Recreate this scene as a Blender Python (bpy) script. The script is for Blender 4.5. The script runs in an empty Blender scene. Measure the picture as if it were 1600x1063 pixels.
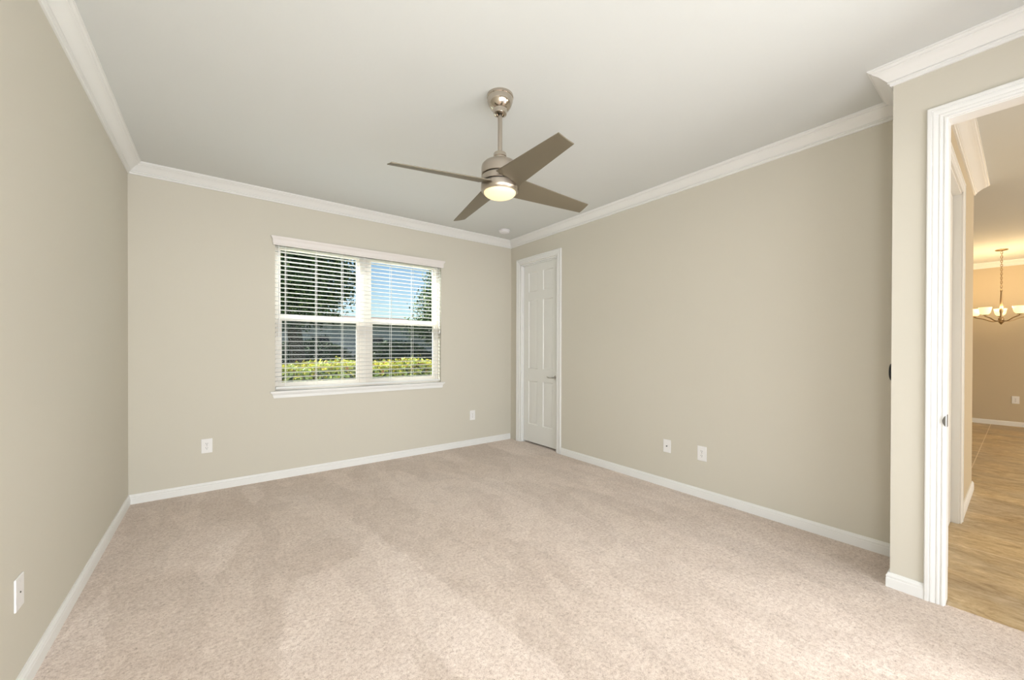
import bpy, bmesh, math, random
from mathutils import Vector, Matrix
import numpy as np

SC = bpy.context.scene
COL = SC.collection
R = math.radians

# ------------------------------------------------------------------ camera
RIGHT = Vector((0.79693, -0.60406, 0.0025)); FWD = Vector((0.60405, 0.79694, -0.0046))
cam_d = bpy.data.cameras.new('camera'); cam = bpy.data.objects.new('camera', cam_d); COL.objects.link(cam)
fwd = FWD.normalized(); rgt = (RIGHT - fwd * RIGHT.dot(fwd)).normalized(); up = rgt.cross(fwd)
m = Matrix((rgt, up, -fwd)).transposed().to_4x4(); m.translation = Vector((0, 0, 1.2884))
cam.matrix_world = m
cam_d.sensor_width = 36; cam_d.lens = 605.6 / 1600 * 36
cam_d.shift_y = 15.84 / 1600
cam_d.clip_start = 0.02; cam_d.clip_end = 200
SC.camera = cam

# ------------------------------------------------------------------ world, sun, area lights, exposure
SC.view_settings.view_transform = 'Standard'; SC.view_settings.look = 'None'
SC.view_settings.gamma = 1; SC.view_settings.use_curve_mapping = False
SC.view_settings.exposure = 0.12
world = bpy.data.worlds.new('world'); SC.world = world; world.use_nodes = True
wn = world.node_tree.nodes; wl = world.node_tree.links
sky = wn.new('ShaderNodeTexSky'); sky.sky_type = 'NISHITA'; sky.sun_disc = False
sky.sun_elevation = R(48); sky.sun_rotation = R(250); sky.air_density = 1.0; sky.dust_density = 0.6; sky.ozone_density = 1.5
wn['Background'].inputs['Strength'].default_value = 0.145
wl.new(sky.outputs[0], wn['Background'].inputs[0])

def lamp(kind, name, loc, energy, color, rot=(0, 0, 0), size=None, size_y=None, radius=None):
    d = bpy.data.lights.new(name, kind); d.energy = energy; d.color = color
    if kind == 'AREA':
        d.shape = 'RECTANGLE'; d.size = size; d.size_y = size_y
    if radius is not None and kind == 'POINT': d.shadow_soft_size = radius
    if kind == 'SUN': d.angle = R(0.6)
    o = bpy.data.objects.new(name, d); COL.objects.link(o); o.location = loc; o.rotation_euler = rot
    return o
sun = lamp('SUN', 'sun', (0, 0, 20), 12.0, (1.0, 0.95, 0.86))
sun.rotation_euler = Vector((0.78, -0.30, -0.62)).to_track_quat('-Z', 'Y').to_euler()
# unseen fill lamps added behind the camera to brighten the room
lamp('AREA', 'rear_fill', (0.6, -3.95, 1.30), 195, (0.95, 0.97, 1.0), (R(90), 0, 0), 4.4, 2.5)
lamp('AREA', 'rear_fill_right', (2.40, -.45, 1.25), 29, (0.97, 0.99, 1.0), (R(90), 0, R(74)), 0.8, 1.6)  # side fill, added to light the left wall
lamp('AREA', 'rear_fill_left', (-.25, -.50, 1.25), 32, (0.97, 0.99, 1.0), (R(90), 0, R(-12)), 0.7, 1.6)  # side fill, added to light the right wall
# unseen lamp added above the window to brighten the blind slats and ceiling
wd_l = lamp('AREA', 'window_fill', (1.34, 5.55, 3.15), 210, (0.93, 0.97, 1.0), size=3.2, size_y=0.9)
wd_l.rotation_euler = Vector((0, -1.1, -1.45)).to_track_quat('-Z', 'Y').to_euler()
# unseen fill lamp added in the living space to brighten the hall
lamp('AREA', 'hall_fill', (6.2, -3.9, 1.5), 140, (1.0, 0.93, 0.84), (R(90), 0, 0), 5.0, 2.2)

# ------------------------------------------------------------------ dimensions
XL, XR, XJ, YB, YF, YJ, H = -0.588, 3.332, 2.907, 4.42, -0.62, 0.432, 2.80
XH = 3.000           # hall side of the door wall
HY = 0.283            # face of the hall wall
XE = 5.55            # its outer end
XD = 10.70           # dining wall

# ------------------------------------------------------------------ materials
def mat(name, col, rough=0.6, metal=0.0, spec=None, emit=None, estr=0.0, bump=None, var=None):
    mt = bpy.data.materials.new(name); mt.use_nodes = True
    nt = mt.node_tree; b = nt.nodes['Principled BSDF']
    b.inputs['Base Color'].default_value = (*col, 1); b.inputs['Roughness'].default_value = rough
    b.inputs['Metallic'].default_value = metal
    if spec is not None: b.inputs['Specular IOR Level'].default_value = spec
    if emit: b.inputs['Emission Color'].default_value = (*emit, 1); b.inputs['Emission Strength'].default_value = estr
    tc = nt.nodes.new('ShaderNodeTexCoord')
    if var:
        sc, amt = var
        n = nt.nodes.new('ShaderNodeTexNoise'); n.inputs['Scale'].default_value = sc; n.inputs['Detail'].default_value = 4
        nt.links.new(tc.outputs['Object'], n.inputs['Vector'])
        mx = nt.nodes.new('ShaderNodeMix'); mx.data_type = 'RGBA'
        mx.inputs[6].default_value = (*[c * (1 - amt) for c in col], 1)
        mx.inputs[7].default_value = (*[min(1, c * (1 + amt)) for c in col], 1)
        nt.links.new(n.outputs['Fac'], mx.inputs[0]); nt.links.new(mx.outputs[2], b.inputs['Base Color'])
    if bump:
        sc, st, dist = bump
        n = nt.nodes.new('ShaderNodeTexNoise'); n.inputs['Scale'].default_value = sc; n.inputs['Detail'].default_value = 3
        nt.links.new(tc.outputs['Object'], n.inputs['Vector'])
        bp = nt.nodes.new('ShaderNodeBump'); bp.inputs['Strength'].default_value = st; bp.inputs['Distance'].default_value = dist
        nt.links.new(n.outputs['Fac'], bp.inputs['Height']); nt.links.new(bp.outputs[0], b.inputs['Normal'])
    return mt

M = {}
M['wall'] = mat('wall_paint', (0.645, 0.612, 0.525), 0.75, bump=(160, 0.10, 0.002), var=(0.9, 0.012))
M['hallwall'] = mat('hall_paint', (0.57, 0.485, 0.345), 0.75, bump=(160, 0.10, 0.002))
M['ceil'] = mat('ceiling_paint', (0.70, 0.715, 0.695), 0.9, bump=(70, 0.12, 0.003), var=(0.7, 0.01))
M['trim'] = mat('trim_paint', (0.84, 0.84, 0.82), 0.38, var=(3, 0.01))
M['door'] = mat('door_paint', (0.80, 0.80, 0.765), 0.42, bump=(220, 0.04, 0.001), var=(2, 0.01))
M['vinyl'] = mat('window_vinyl', (0.74, 0.69, 0.62), 0.4, var=(3, 0.01))
M['slat'] = mat('blind_slat', (0.82, 0.82, 0.80), 0.4, var=(5, 0.01))
M['valance'] = mat('valance_paint', (0.80, 0.76, 0.73), 0.45, var=(5, 0.01))
M['cord'] = mat('blind_cord', (0.85, 0.84, 0.80), 0.8, bump=(900, 0.2, 0.001))
M['plate'] = mat('white_plastic', (0.86, 0.85, 0.84), 0.35, var=(8, 0.01))
M['dark'] = mat('dark_slot', (0.03, 0.03, 0.03), 0.5)
M['black'] = mat('black_gloss', (0.012, 0.012, 0.013), 0.15)
M['chrome'] = mat('satin_chrome', (0.55, 0.54, 0.52), 0.22, 1.0)
M['dark_metal'] = mat('dark_steel', (0.16, 0.155, 0.14), 0.4, 0.6)
M['nickel'] = mat('brushed_nickel', (0.50, 0.445, 0.385), 0.30, 1.0, bump=(300, 0.03, 0.001))
M['nickel_shiny'] = mat('polished_nickel', (0.56, 0.50, 0.43), 0.12, 1.0)
M['blade'] = mat('blade_finish', (0.178, 0.152, 0.104), 0.45, 0.15, var=(12, 0.03))
M['smoke'] = mat('detector_plastic', (0.80, 0.79, 0.80), 0.5)
M['brass'] = mat('aged_brass', (0.42, 0.30, 0.17), 0.28, 1.0)
M['fanglass'] = mat('lit_frosted_glass', (0.5, 0.47, 0.40), 0.4, emit=(1.0, 0.80, 0.40), estr=0.85)
M['shade'] = mat('lit_glass_shade', (0.85, 0.75, 0.55), 0.4, emit=(1.0, 0.72, 0.36), estr=1.15)
M['bulb'] = mat('lit_bulb', (1, 0.9, 0.7), 0.4, emit=(1.0, 0.80, 0.5), estr=6)
M['stucco'] = mat('white_stucco', (0.70, 0.69, 0.74), 0.9, bump=(30, 0.3, 0.01))
M['tileroof'] = mat('brown_roof_tile', (0.22, 0.15, 0.12), 0.8, bump=(8, 0.5, 0.03), var=(6, 0.2))
M['bark'] = mat('bark', (0.16, 0.13, 0.10), 0.95, bump=(18, 0.6, 0.03), var=(7, 0.25))
M['glassdark'] = mat('far_window_glass', (0.05, 0.06, 0.08), 0.1)
def leafmat(n, c): return mat(n, c, 0.5, var=(2.5, 0.25))
M['lf_dark'] = leafmat('oak_leaf_dark', (0.045, 0.085, 0.035)); M['lf_mid'] = leafmat('oak_leaf_mid', (0.09, 0.15, 0.055)); M['lf_lite'] = leafmat('oak_leaf_light', (0.20, 0.26, 0.09))
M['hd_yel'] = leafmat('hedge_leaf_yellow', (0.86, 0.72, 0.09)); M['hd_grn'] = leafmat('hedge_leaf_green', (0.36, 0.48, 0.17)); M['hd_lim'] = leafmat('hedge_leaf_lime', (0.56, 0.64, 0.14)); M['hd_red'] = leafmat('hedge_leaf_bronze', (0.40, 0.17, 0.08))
M['hd_core'] = mat('hedge_core', (0.05, 0.075, 0.03), 0.95, bump=(14, 0.8, 0.05), var=(6, 0.3))
M['paver'] = mat('pale_concrete', (0.72, 0.70, 0.66), 0.9, bump=(40, 0.3, 0.004), var=(3, 0.05))
M['lawn'] = mat('lawn_grass', (0.10, 0.16, 0.05), 0.95, bump=(40, 0.6, 0.03), var=(5, 0.25))

def glass_mat():
    mt = bpy.data.materials.new('window_glass'); mt.use_nodes = True; nt = mt.node_tree; nt.nodes.clear()
    o = nt.nodes.new('ShaderNodeOutputMaterial'); t = nt.nodes.new('ShaderNodeBsdfTransparent'); g = nt.nodes.new('ShaderNodeBsdfGlossy')
    t.inputs[0].default_value = (0.95, 0.98, 0.97, 1); g.inputs['Roughness'].default_value = 0.01
    mx = nt.nodes.new('ShaderNodeMixShader'); mx.inputs[0].default_value = 0.003
    nt.links.new(t.outputs[0], mx.inputs[1]); nt.links.new(g.outputs[0], mx.inputs[2]); nt.links.new(mx.outputs[0], o.inputs[0])
    return mt
M['glass'] = glass_mat()
def screen_mat():
    mt = bpy.data.materials.new('insect_mesh'); mt.use_nodes = True; nt = mt.node_tree; nt.nodes.clear()
    o = nt.nodes.new('ShaderNodeOutputMaterial'); t = nt.nodes.new('ShaderNodeBsdfTransparent'); g = nt.nodes.new('ShaderNodeBsdfDiffuse')
    g.inputs[0].default_value = (0.05, 0.055, 0.06, 1); mx = nt.nodes.new('ShaderNodeMixShader'); mx.inputs[0].default_value = 0.32
    nt.links.new(t.outputs[0], mx.inputs[1]); nt.links.new(g.outputs[0], mx.inputs[2]); nt.links.new(mx.outputs[0], o.inputs[0])
    return mt
M['screen'] = screen_mat()

class NT:
    """small node-graph writer"""
    def __init__(s, name):
        s.m = bpy.data.materials.new(name); s.m.use_nodes = True; s.t = s.m.node_tree; s.b = s.t.nodes['Principled BSDF']
        s.tc = s.t.nodes.new('ShaderNodeTexCoord')
    def n(s, kind, **kw):
        x = s.t.nodes.new(kind)
        for k, v in kw.items():
            if isinstance(v, bpy.types.NodeSocket): s.t.links.new(v, x.inputs[k.replace('_', ' ')] if k.replace('_', ' ') in x.inputs else x.inputs[int(k[1:])])
            elif k.startswith('i') and k[1:].isdigit(): x.inputs[int(k[1:])].default_value = v
            elif k.replace('_', ' ') in x.inputs: x.inputs[k.replace('_', ' ')].default_value = v
            else: setattr(x, k, v)
        return x
    def math(s, op, a, b=0.0, clamp=False):
        x = s.t.nodes.new('ShaderNodeMath'); x.operation = op; x.use_clamp = clamp
        for i, v in enumerate((a, b)):
            if isinstance(v, bpy.types.NodeSocket): s.t.links.new(v, x.inputs[i])
            else: x.inputs[i].default_value = v
        return x.outputs[0]
    def ramp(s, fac, stops):
        x = s.t.nodes.new('ShaderNodeValToRGB'); e = x.color_ramp.elements
        while len(e) < len(stops): e.new(0.5)
        for el, (p, c) in zip(e, stops): el.position = p; el.color = (*c, 1)
        s.t.links.new(fac, x.inputs[0]); return x.outputs[0]
    def mix(s, fac, a, b, blend='MIX'):
        x = s.t.nodes.new('ShaderNodeMix'); x.data_type = 'RGBA'; x.blend_type = blend
        for i, v in ((0, fac), (6, a), (7, b)):
            if isinstance(v, bpy.types.NodeSocket): s.t.links.new(v, x.inputs[i])
            elif i == 0: x.inputs[0].default_value = v
            else: x.inputs[i].default_value = (*v, 1)
        return x.outputs[2]
    def mapping(s, scale=(1, 1, 1), rot=(0, 0, 0), loc=(0, 0, 0)):
        x = s.t.nodes.new('ShaderNodeMapping'); s.t.links.new(s.tc.outputs['Object'], x.inputs[0])
        x.inputs['Scale'].default_value = scale; x.inputs['Rotation'].default_value = rot; x.inputs['Location'].default_value = loc
        return x.outputs[0]
    def noise(s, vec, scale, detail=4, rough=0.5, dist=0.0):
        x = s.t.nodes.new('ShaderNodeTexNoise'); s.t.links.new(vec, x.inputs['Vector'])
        x.inputs['Scale'].default_value = scale; x.inputs['Detail'].default_value = detail
        x.inputs['Roughness'].default_value = rough; x.inputs['Distortion'].default_value = dist
        return x.outputs['Fac']
    def bump(s, h, strength, dist):
        x = s.t.nodes.new('ShaderNodeBump'); x.inputs['Strength'].default_value = strength; x.inputs['Distance'].default_value = dist
        s.t.links.new(h, x.inputs['Height']); s.t.links.new(x.outputs[0], s.b.inputs['Normal'])

def carpet_mat():
    g = NT('cut_pile_carpet'); v = g.mapping()
    fine = g.noise(v, 210, 4, 0.75); tuft = g.noise(v, 62, 3, 0.7, 0.4); patch = g.noise(v, 11, 6, 0.7, 1.0); broad = g.noise(v, 1.5, 3)
    # pile laid this way or that by the vacuum: strokes and wedges
    st = g.mapping((1.0, 0.34, 1), (0, 0, R(-28)))
    stroke = g.noise(st, 3.2, 3, 0.45, 0.9)
    vo = g.t.nodes.new('ShaderNodeTexVoronoi'); vo.inputs['Scale'].default_value = 2.6; vo.inputs['Randomness'].default_value = 1.0
    wob = g.t.nodes.new('ShaderNodeTexNoise'); wob.inputs['Scale'].default_value = 9; wob.inputs['Detail'].default_value = 4
    vm = g.t.nodes.new('ShaderNodeMapping'); vm.inputs['Scale'].default_value = (1.0, 0.36, 1); vm.inputs['Rotation'].default_value = (0, 0, R(-20))
    g.t.links.new(g.tc.outputs['Object'], wob.inputs['Vector'])
    va_ = g.t.nodes.new('ShaderNodeVectorMath'); va_.operation = 'MULTIPLY_ADD'; va_.inputs[1].default_value = (0.10, 0.10, 0)
    g.t.links.new(wob.outputs['Color'], va_.inputs[0]); g.t.links.new(g.tc.outputs['Object'], va_.inputs[2])
    g.t.links.new(va_.outputs[0], vm.inputs[0]); g.t.links.new(vm.outputs[0], vo.inputs['Vector'])
    sr = g.t.nodes.new('ShaderNodeSeparateColor'); g.t.links.new(vo.outputs['Color'], sr.inputs[0]); stroke2 = sr.outputs[0]
    sp = g.math('ADD', g.math('MULTIPLY', fine, 0.55), g.math('MULTIPLY', tuft, 0.45))
    base = g.ramp(sp, [(0.36, (0.42, 0.325, 0.265)), (0.46, (0.69, 0.57, 0.49)), (0.53, (0.80, 0.685, 0.60)), (0.64, (0.92, 0.83, 0.755))])
    c = g.mix(g.ramp(patch, [(0.42, (0, 0, 0)), (0.56, (1, 1, 1))]), g.mix(1.0, base, (0.925, 0.91, 0.90), 'MULTIPLY'), base)
    c = g.mix(g.ramp(stroke, [(0.50, (0, 0, 0)), (0.53, (1, 1, 1))]), c, g.mix(1.0, c, (1.07, 1.075, 1.08), 'MULTIPLY'))
    c = g.mix(g.ramp(stroke2, [(0.45, (0, 0, 0)), (0.50, (0.5, 0.5, 0.5)), (0.80, (0.5, 0.5, 0.5)), (0.85, (1, 1, 1))]), g.mix(1.0, c, (0.95, 0.94, 0.925), 'MULTIPLY'), g.mix(1.0, c, (1.05, 1.055, 1.06), 'MULTIPLY'))
    c = g.mix(g.ramp(broad, [(0.35, (0, 0, 0)), (0.7, (1, 1, 1))]), g.mix(1.0, c, (0.96, 0.945, 0.93), 'MULTIPLY'), c)
    g.t.links.new(c, g.b.inputs['Base Color']); g.b.inputs['Roughness'].default_value = 1.0
    g.b.inputs['Specular IOR Level'].default_value = 0.1
    g.b.inputs['Sheen Weight'].default_value = 0.25; g.b.inputs['Sheen Roughness'].default_value = 0.6
    g.bump(g.math('ADD', sp, g.math('MULTIPLY', patch, 0.8)), 0.6, 0.009)
    return g.m
M['carpet'] = carpet_mat()

def tile_mat():
    g = NT('travertine_tile')
    v = g.mapping(loc=(-0.10, -0.335, 0))
    w = g.mapping((2.2, 1.0, 1), (0, 0, R(12)))
    s1 = g.noise(w, 3.4, 9, 0.72, 1.2); s2 = g.noise(w, 20, 5, 0.75, 0.6)
    f = g.math('ADD', g.math('MULTIPLY', s1, 0.65), g.math('MULTIPLY', s2, 0.35))
    c = g.ramp(f, [(0.37, (0.34, 0.235, 0.125)), (0.46, (0.49, 0.365, 0.205)), (0.54, (0.60, 0.475, 0.30)), (0.64, (0.76, 0.63, 0.44))])
    br = g.t.nodes.new('ShaderNodeTexBrick'); g.t.links.new(v, br.inputs['Vector'])
    br.offset = 0.0; br.inputs['Scale'].default_value = 1.0; br.inputs['Brick Width'].default_value = 1.9; br.inputs['Row Height'].default_value = 0.62
    br.inputs['Mortar Size'].default_value = 0.0035; br.inputs['Mortar Smooth'].default_value = 0.3
    bd = g.noise(g.mapping((1.2, .8, 1)), 1.7, 4, 0.6, 0.5)
    c = g.mix(g.ramp(bd, [(0.38, (0, 0, 0)), (0.62, (1, 1, 1))]), g.mix(1.0, c, (0.80, 0.80, 0.84), 'MULTIPLY'), g.mix(1.0, c, (1.08, 1.05, 0.98), 'MULTIPLY'))
    c2 = g.mix(br.outputs['Fac'], c, (0.80, 0.68, 0.52))
    g.t.links.new(c2, g.b.inputs['Base Color']); g.b.inputs['Roughness'].default_value = 0.42
    g.bump(g.math('SUBTRACT', g.math('MULTIPLY', s2, 0.25), br.outputs['Fac']), 0.15, 0.003)
    return g.m
M['tile'] = tile_mat()

# ------------------------------------------------------------------ mesh helpers
class MB:
    def __init__(s): s.v = []; s.f = []; s.mi = []
    def add(s, vs, fs, mi=0):
        o = len(s.v); s.v += [tuple(p) for p in vs]; s.f += [tuple(i + o for i in q) for q in fs]; s.mi += [mi] * len(fs); return s
    def box(s, a, b, mi=0):
        (x0, y0, z0), (x1, y1, z1) = a, b
        vs = [(x, y, z) for z in (z0, z1) for y in (y0, y1) for x in (x0, x1)]
        return s.add(vs, [(0, 2, 3, 1), (4, 5, 7, 6), (0, 1, 5, 4), (2, 6, 7, 3), (0, 4, 6, 2), (1, 3, 7, 5)], mi)
    def lathe(s, prof, n=48, c=(0, 0), mi=0, closed=False):
        vs = []; k = len(prof)
        for i in range(n):
            a = 2 * math.pi * i / n
            for r, z in prof: vs.append((c[0] + r * math.cos(a), c[1] + r * math.sin(a), z))
        fs = []
        for i in range(n):
            j = (i + 1) % n
            for q in range(k - 1): fs.append((i * k + q, j * k + q, j * k + q + 1, i * k + q + 1))
            if closed: fs.append((i * k + k - 1, j * k + k - 1, j * k, i * k))
        return s.add(vs, fs, mi)
    def tube(s, pts, r, n=12, mi=0):
        pts = [Vector(p) for p in pts]; rs = r if isinstance(r, (list, tuple)) else [r] * len(pts); vs = []
        ref = None
        for i, p in enumerate(pts):
            t = (pts[min(i + 1, len(pts) - 1)] - pts[max(i - 1, 0)]).normalized()
            if ref is None: ref = t.orthogonal().normalized()
            u = (ref - t * ref.dot(t)).normalized(); ref = u; w = t.cross(u)
            for k in range(n):
                a = 2 * math.pi * k / n; vs.append(p + (u * math.cos(a) + w * math.sin(a)) * rs[i])
        fs = [(i * n + k, i * n + (k + 1) % n, (i + 1) * n + (k + 1) % n, (i + 1) * n + k) for i in range(len(pts) - 1) for k in range(n)]
        fs += [tuple(range(n))[::-1], tuple((len(pts) - 1) * n + k for k in range(n))]
        return s.add(vs, fs, mi)
    def prism(s, poly, fn, a, b, mi=0):
        """poly: 2D points; fn(u, v, t) -> 3D; from t=a to t=b"""
        n = len(poly); vs = [fn(u, v, a) for u, v in poly] + [fn(u, v, b) for u, v in poly]
        fs = [(i, (i + 1) % n, n + (i + 1) % n, n + i) for i in range(n)] + [tuple(range(n))[::-1], tuple(range(n, 2 * n))]
        return s.add(vs, fs, mi)
    def build(s, name, mats, parent=None, smooth=None, bevel=None, loc=None, rot=None):
        me = bpy.data.meshes.new(name); me.from_pydata(s.v, [], s.f); me.validate()
        mats = mats if isinstance(mats, (list, tuple)) else [mats]
        for q in mats: me.materials.append(q)
        if len(mats) > 1 and len(me.polygons) == len(s.mi): me.polygons.foreach_set('material_index', s.mi)
        bm = bmesh.new(); bm.from_mesh(me); bmesh.ops.recalc_face_normals(bm, faces=bm.faces); bm.to_mesh(me); bm.free()
        if smooth: me.shade_smooth(); me.set_sharp_from_angle(angle=R(smooth))
        o = bpy.data.objects.new(name, me); COL.objects.link(o)
        if parent: o.parent = parent
        if loc: o.location = loc
        if rot: o.rotation_euler = rot
        if bevel:
            bv = o.modifiers.new('edge', 'BEVEL'); bv.width = bevel; bv.segments = 2; bv.limit_method = 'ANGLE'; bv.angle_limit = R(40)
        return o

def tag(o, label=None, cat=None, group=None, kind=None):
    for k, v in (('label', label), ('category', cat), ('group', group), ('kind', kind)):
        if v: o[k] = v
    return o
def empty(name, loc, rz=0):
    o = bpy.data.objects.new(name, None); COL.objects.link(o); o.location = loc; o.rotation_euler = (0, 0, rz); o.empty_display_size = 0.1; return o
def struct(o, label=None, cat=None):
    o['kind'] = 'structure'
    if label: o['label'] = label
    if cat: o['category'] = cat
    return o
def copy_tree(o, parent=None):
    c = o.copy(); COL.objects.link(c); c.parent = parent
    for ch in list(o.children): copy_tree(ch, c)
    return c

# ------------------------------------------------------------------ room shell
T = 0.14
struct(MB().box((XL - T, -0.9, 0.0 - 0.12), (2.928, YB + 0.16, 0)).box((2.928, YJ, -0.12), (XR + T, YB + 0.16, 0)).build('floor', M['carpet']), 'beige cut pile carpet covering the bedroom floor', 'carpet')
struct(MB().box((2.928, -4.2, -0.12), (XD + T, HY + 0.14, -0.006)).box((XE, HY + 0.14, -0.12), (XD + T, 3.2, -0.006)).build('floor_hall', M['tile']), 'tan travertine tile floor beyond the open doorway', 'tiled floor')
struct(MB().box((XL - T, YF - T, H), (XH, YB + 0.16, H + 0.15)).box((XH, YJ, H), (XR + T, YB + 0.16, H + 0.15)).build('ceiling', M['ceil']), 'flat off-white bedroom ceiling around the fan', 'ceiling')
struct(MB().box((XH, -4.2, H), (XD + T, YJ, H + 0.15)).box((XE - .12, YJ, H), (XD + T, 3.2, H + 0.15)).build('ceiling_hall', M['ceil']), 'hall and dining ceiling beyond the doorway lit warm', 'ceiling')
struct(MB().box((XL - T, YF - T, 0), (XL, YB + 0.16, H)).build('wall_left', M['wall']), 'plain greige left wall with one cover plate', 'wall')
WX0, WX1, WZ0, WZ1 = 0.444, 2.232, 0.862, 2.34
struct(MB().box((XL, YB, 0), (WX0, YB + 0.16, H)).box((WX1, YB, 0), (XR, YB + 0.16, H)).box((WX0, YB, 0), (WX1, YB + 0.16, WZ0)).box((WX0, YB, WZ1), (WX1, YB + 0.16, H)).build('wall_back', M['wall']), 'greige far wall around the window', 'wall')
DY0, DY1, DZ = 3.474, 4.206, 2.44      # closet door opening
struct(MB().box((XR, YJ, 0), (XR + T, DY0, H)).box((XR, DY1, 0), (XR + T, YB + 0.16, H)).box((XR, DY0, DZ), (XR + T, DY1, H)).build('wall_right', M['wall']), 'greige right wall beside the closet door', 'wall')
BY0, BY1, BZ = -0.60, 0.231, 2.44     # bedroom doorway
struct(MB().box((XJ, BY1, 0), (XH, YJ, H)).box((XJ, BY0, BZ), (XH, BY1, H)).box((XJ, YF - T, 0), (XH, BY0, H)).build('wall_doorway', M['wall']), 'narrow greige wall around the open doorway', 'wall')
# rear wall behind the camera, its opening added to admit the fill light
struct(MB().box((XL, YF - T, 0), (-0.45, YF, H)).box((2.75, YF - T, 0), (XJ, YF, H)).box((-0.45, YF - T, 2.4), (2.75, YF, H)).build('wall_rear', M['wall']), 'greige wall behind the viewpoint', 'wall')
w2 = MB()
for a in (-0.45, 0.58, 1.65, 2.69): w2.box((a, YF - .10, 0), (a + .06, YF - .05, 2.4))
w2.box((-0.45, YF - .10, 2.34), (2.75, YF - .05, 2.4)).box((-0.45, YF - .10, 0), (2.75, YF - .05, .05))
struct(w2.build('added_door_frame', M['vinyl']), 'unseen door frame added around the fill light opening', 'window')  # bars without panes, added to frame the rear fill light
struct(MB().box((-3.2, -4.4, -.12), (XH - .12, -.9, -.01)).build('bounce_slab', M['stucco']), 'unseen pale slab added to bounce light behind the viewpoint', 'patio')  # slab added to bounce the rear fill up to the ceiling
struct(MB().box((-3.2, -4.4, 2.75), (XH - .12, YF - T, 2.9)).build('sun_block_cover', M['ceil']), 'unseen cover added to block sun behind the viewpoint', 'patio cover')  # cover added to keep sun and sky out of the rear opening
# hall wall with a door opening, ends at an outer corner
HX0, HX1 = 3.53, 4.39
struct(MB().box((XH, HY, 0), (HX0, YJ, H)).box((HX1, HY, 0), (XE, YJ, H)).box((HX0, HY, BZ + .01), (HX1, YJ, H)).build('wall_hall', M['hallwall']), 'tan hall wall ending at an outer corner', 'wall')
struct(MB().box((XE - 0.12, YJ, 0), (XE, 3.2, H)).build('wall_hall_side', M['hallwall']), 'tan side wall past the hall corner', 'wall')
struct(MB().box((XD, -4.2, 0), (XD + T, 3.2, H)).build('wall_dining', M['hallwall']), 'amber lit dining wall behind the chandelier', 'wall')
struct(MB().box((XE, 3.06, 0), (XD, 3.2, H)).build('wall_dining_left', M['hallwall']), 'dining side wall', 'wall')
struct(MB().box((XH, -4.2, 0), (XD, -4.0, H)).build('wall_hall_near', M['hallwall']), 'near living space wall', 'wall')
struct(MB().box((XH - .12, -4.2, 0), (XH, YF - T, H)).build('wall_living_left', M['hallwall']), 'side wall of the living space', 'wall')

# ------------------------------------------------------------------ crown moulding and baseboards
PC, HC = 0.0906, 0.0916
CROWN = [(0, 0), (0, -HC), (.0095, -HC), (.0115, -.0895), (.0115, -.0790), (.0165, -.0785), (.0200, -.0765), (.0205, -.0735), (.0185, -.0710), (.0165, -.0705), (.0165, -.0675), (.0215, -.0665), (.0290, -.0590), (.0380, -.0490), (.0480, -.0390), (.0560, -.0320),
         (.0635, -.0270), (.0700, -.0235), (.0725, -.0225), (.0725, -.0175), (.0775, -.0165), (.0835, -.0130), (.0850, -.0105), (.0850, -.0075), (PC, -.0075), (PC, 0)]
BASE = [(0, 0), (.0145, 0), (.0145, .048), (.0125, .051), (.0125, .056), (.0140, .058), (.0135, .064), (.0095, .068), (.0085, .0725), (.0060, .0784), (0, .0784)]
def segs(path, prof, z, closed, names, mats, flat=None):
    """mitred mouldings, one object per wall; room interior to the LEFT of the path"""
    n = len(path); P = [Vector(p) for p in path]
    def nrm(i):
        d = (P[(i + 1) % n] - P[i]).normalized(); return Vector((-d.y, d.x))
    cnt = n if closed else n - 1; out = []
    for i in range(cnt):
        a, b = P[i], P[(i + 1) % n]; N = nrm(i)
        def mit(j, prev, nxt):
            if prev is None or nxt is None: return N
            s = prev + nxt; return s / (1 + prev.dot(nxt))
        ma = mit(i, nrm((i - 1) % n) if (closed or i > 0) else None, N)
        mb = mit(i + 1, N, nrm((i + 1) % n) if (closed or i < cnt - 1) else None)
        if names[i] is None: out.append(None); continue
        k = len(prof); vs = [(a.x + ma.x * u, a.y + ma.y * u, z + w) for u, w in prof] + [(b.x + mb.x * u, b.y + mb.y * u, z + w) for u, w in prof]
        fs = [(q, (q + 1) % k, k + (q + 1) % k, k + q) for q in range(k)] + [tuple(range(k)), tuple(range(k, 2 * k))[::-1]]
        o = MB().add(vs, fs).build(names[i][0], mats, smooth=32); struct(o, names[i][1], names[i][2]); out.append(o)
    return out
room = [(XL, YF), (XJ, YF), (XJ, YJ), (XR, YJ), (XR, YB), (XL, YB)]
segs(room, CROWN, H, True, [None, ('trim_1', 'white crown molding above the open doorway', 'crown molding'), ('trim_2', 'short white crown molding return at the doorway corner', 'crown molding'),
     ('trim_3', 'white crown molding along the right wall', 'crown molding'), ('trim_4', 'white crown molding along the window wall', 'crown molding'), ('trim_5', 'white crown molding along the left wall', 'crown molding')], M['trim'])
CW = 0.070   # casing width
segs([(XJ, BY1 + 0.003 + CW), (XJ, YJ), (XR, YJ), (XR, DY0 - 0.01 - CW)], BASE, 0, False,
     [('baseboard_doorway', 'short white baseboard left of the open doorway', 'baseboard'), ('baseboard_jog', 'white baseboard return behind the doorway corner', 'baseboard'), ('baseboard_right', 'white baseboard along the right wall', 'baseboard')], M['trim'])
segs([(XR - 0.018, YB), (XL, YB), (XL, YF)], BASE, 0, False, [('baseboard_back', 'white baseboard below the window', 'baseboard'), ('baseboard_left', 'white baseboard along the left wall', 'baseboard')], M['trim'])
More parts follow.
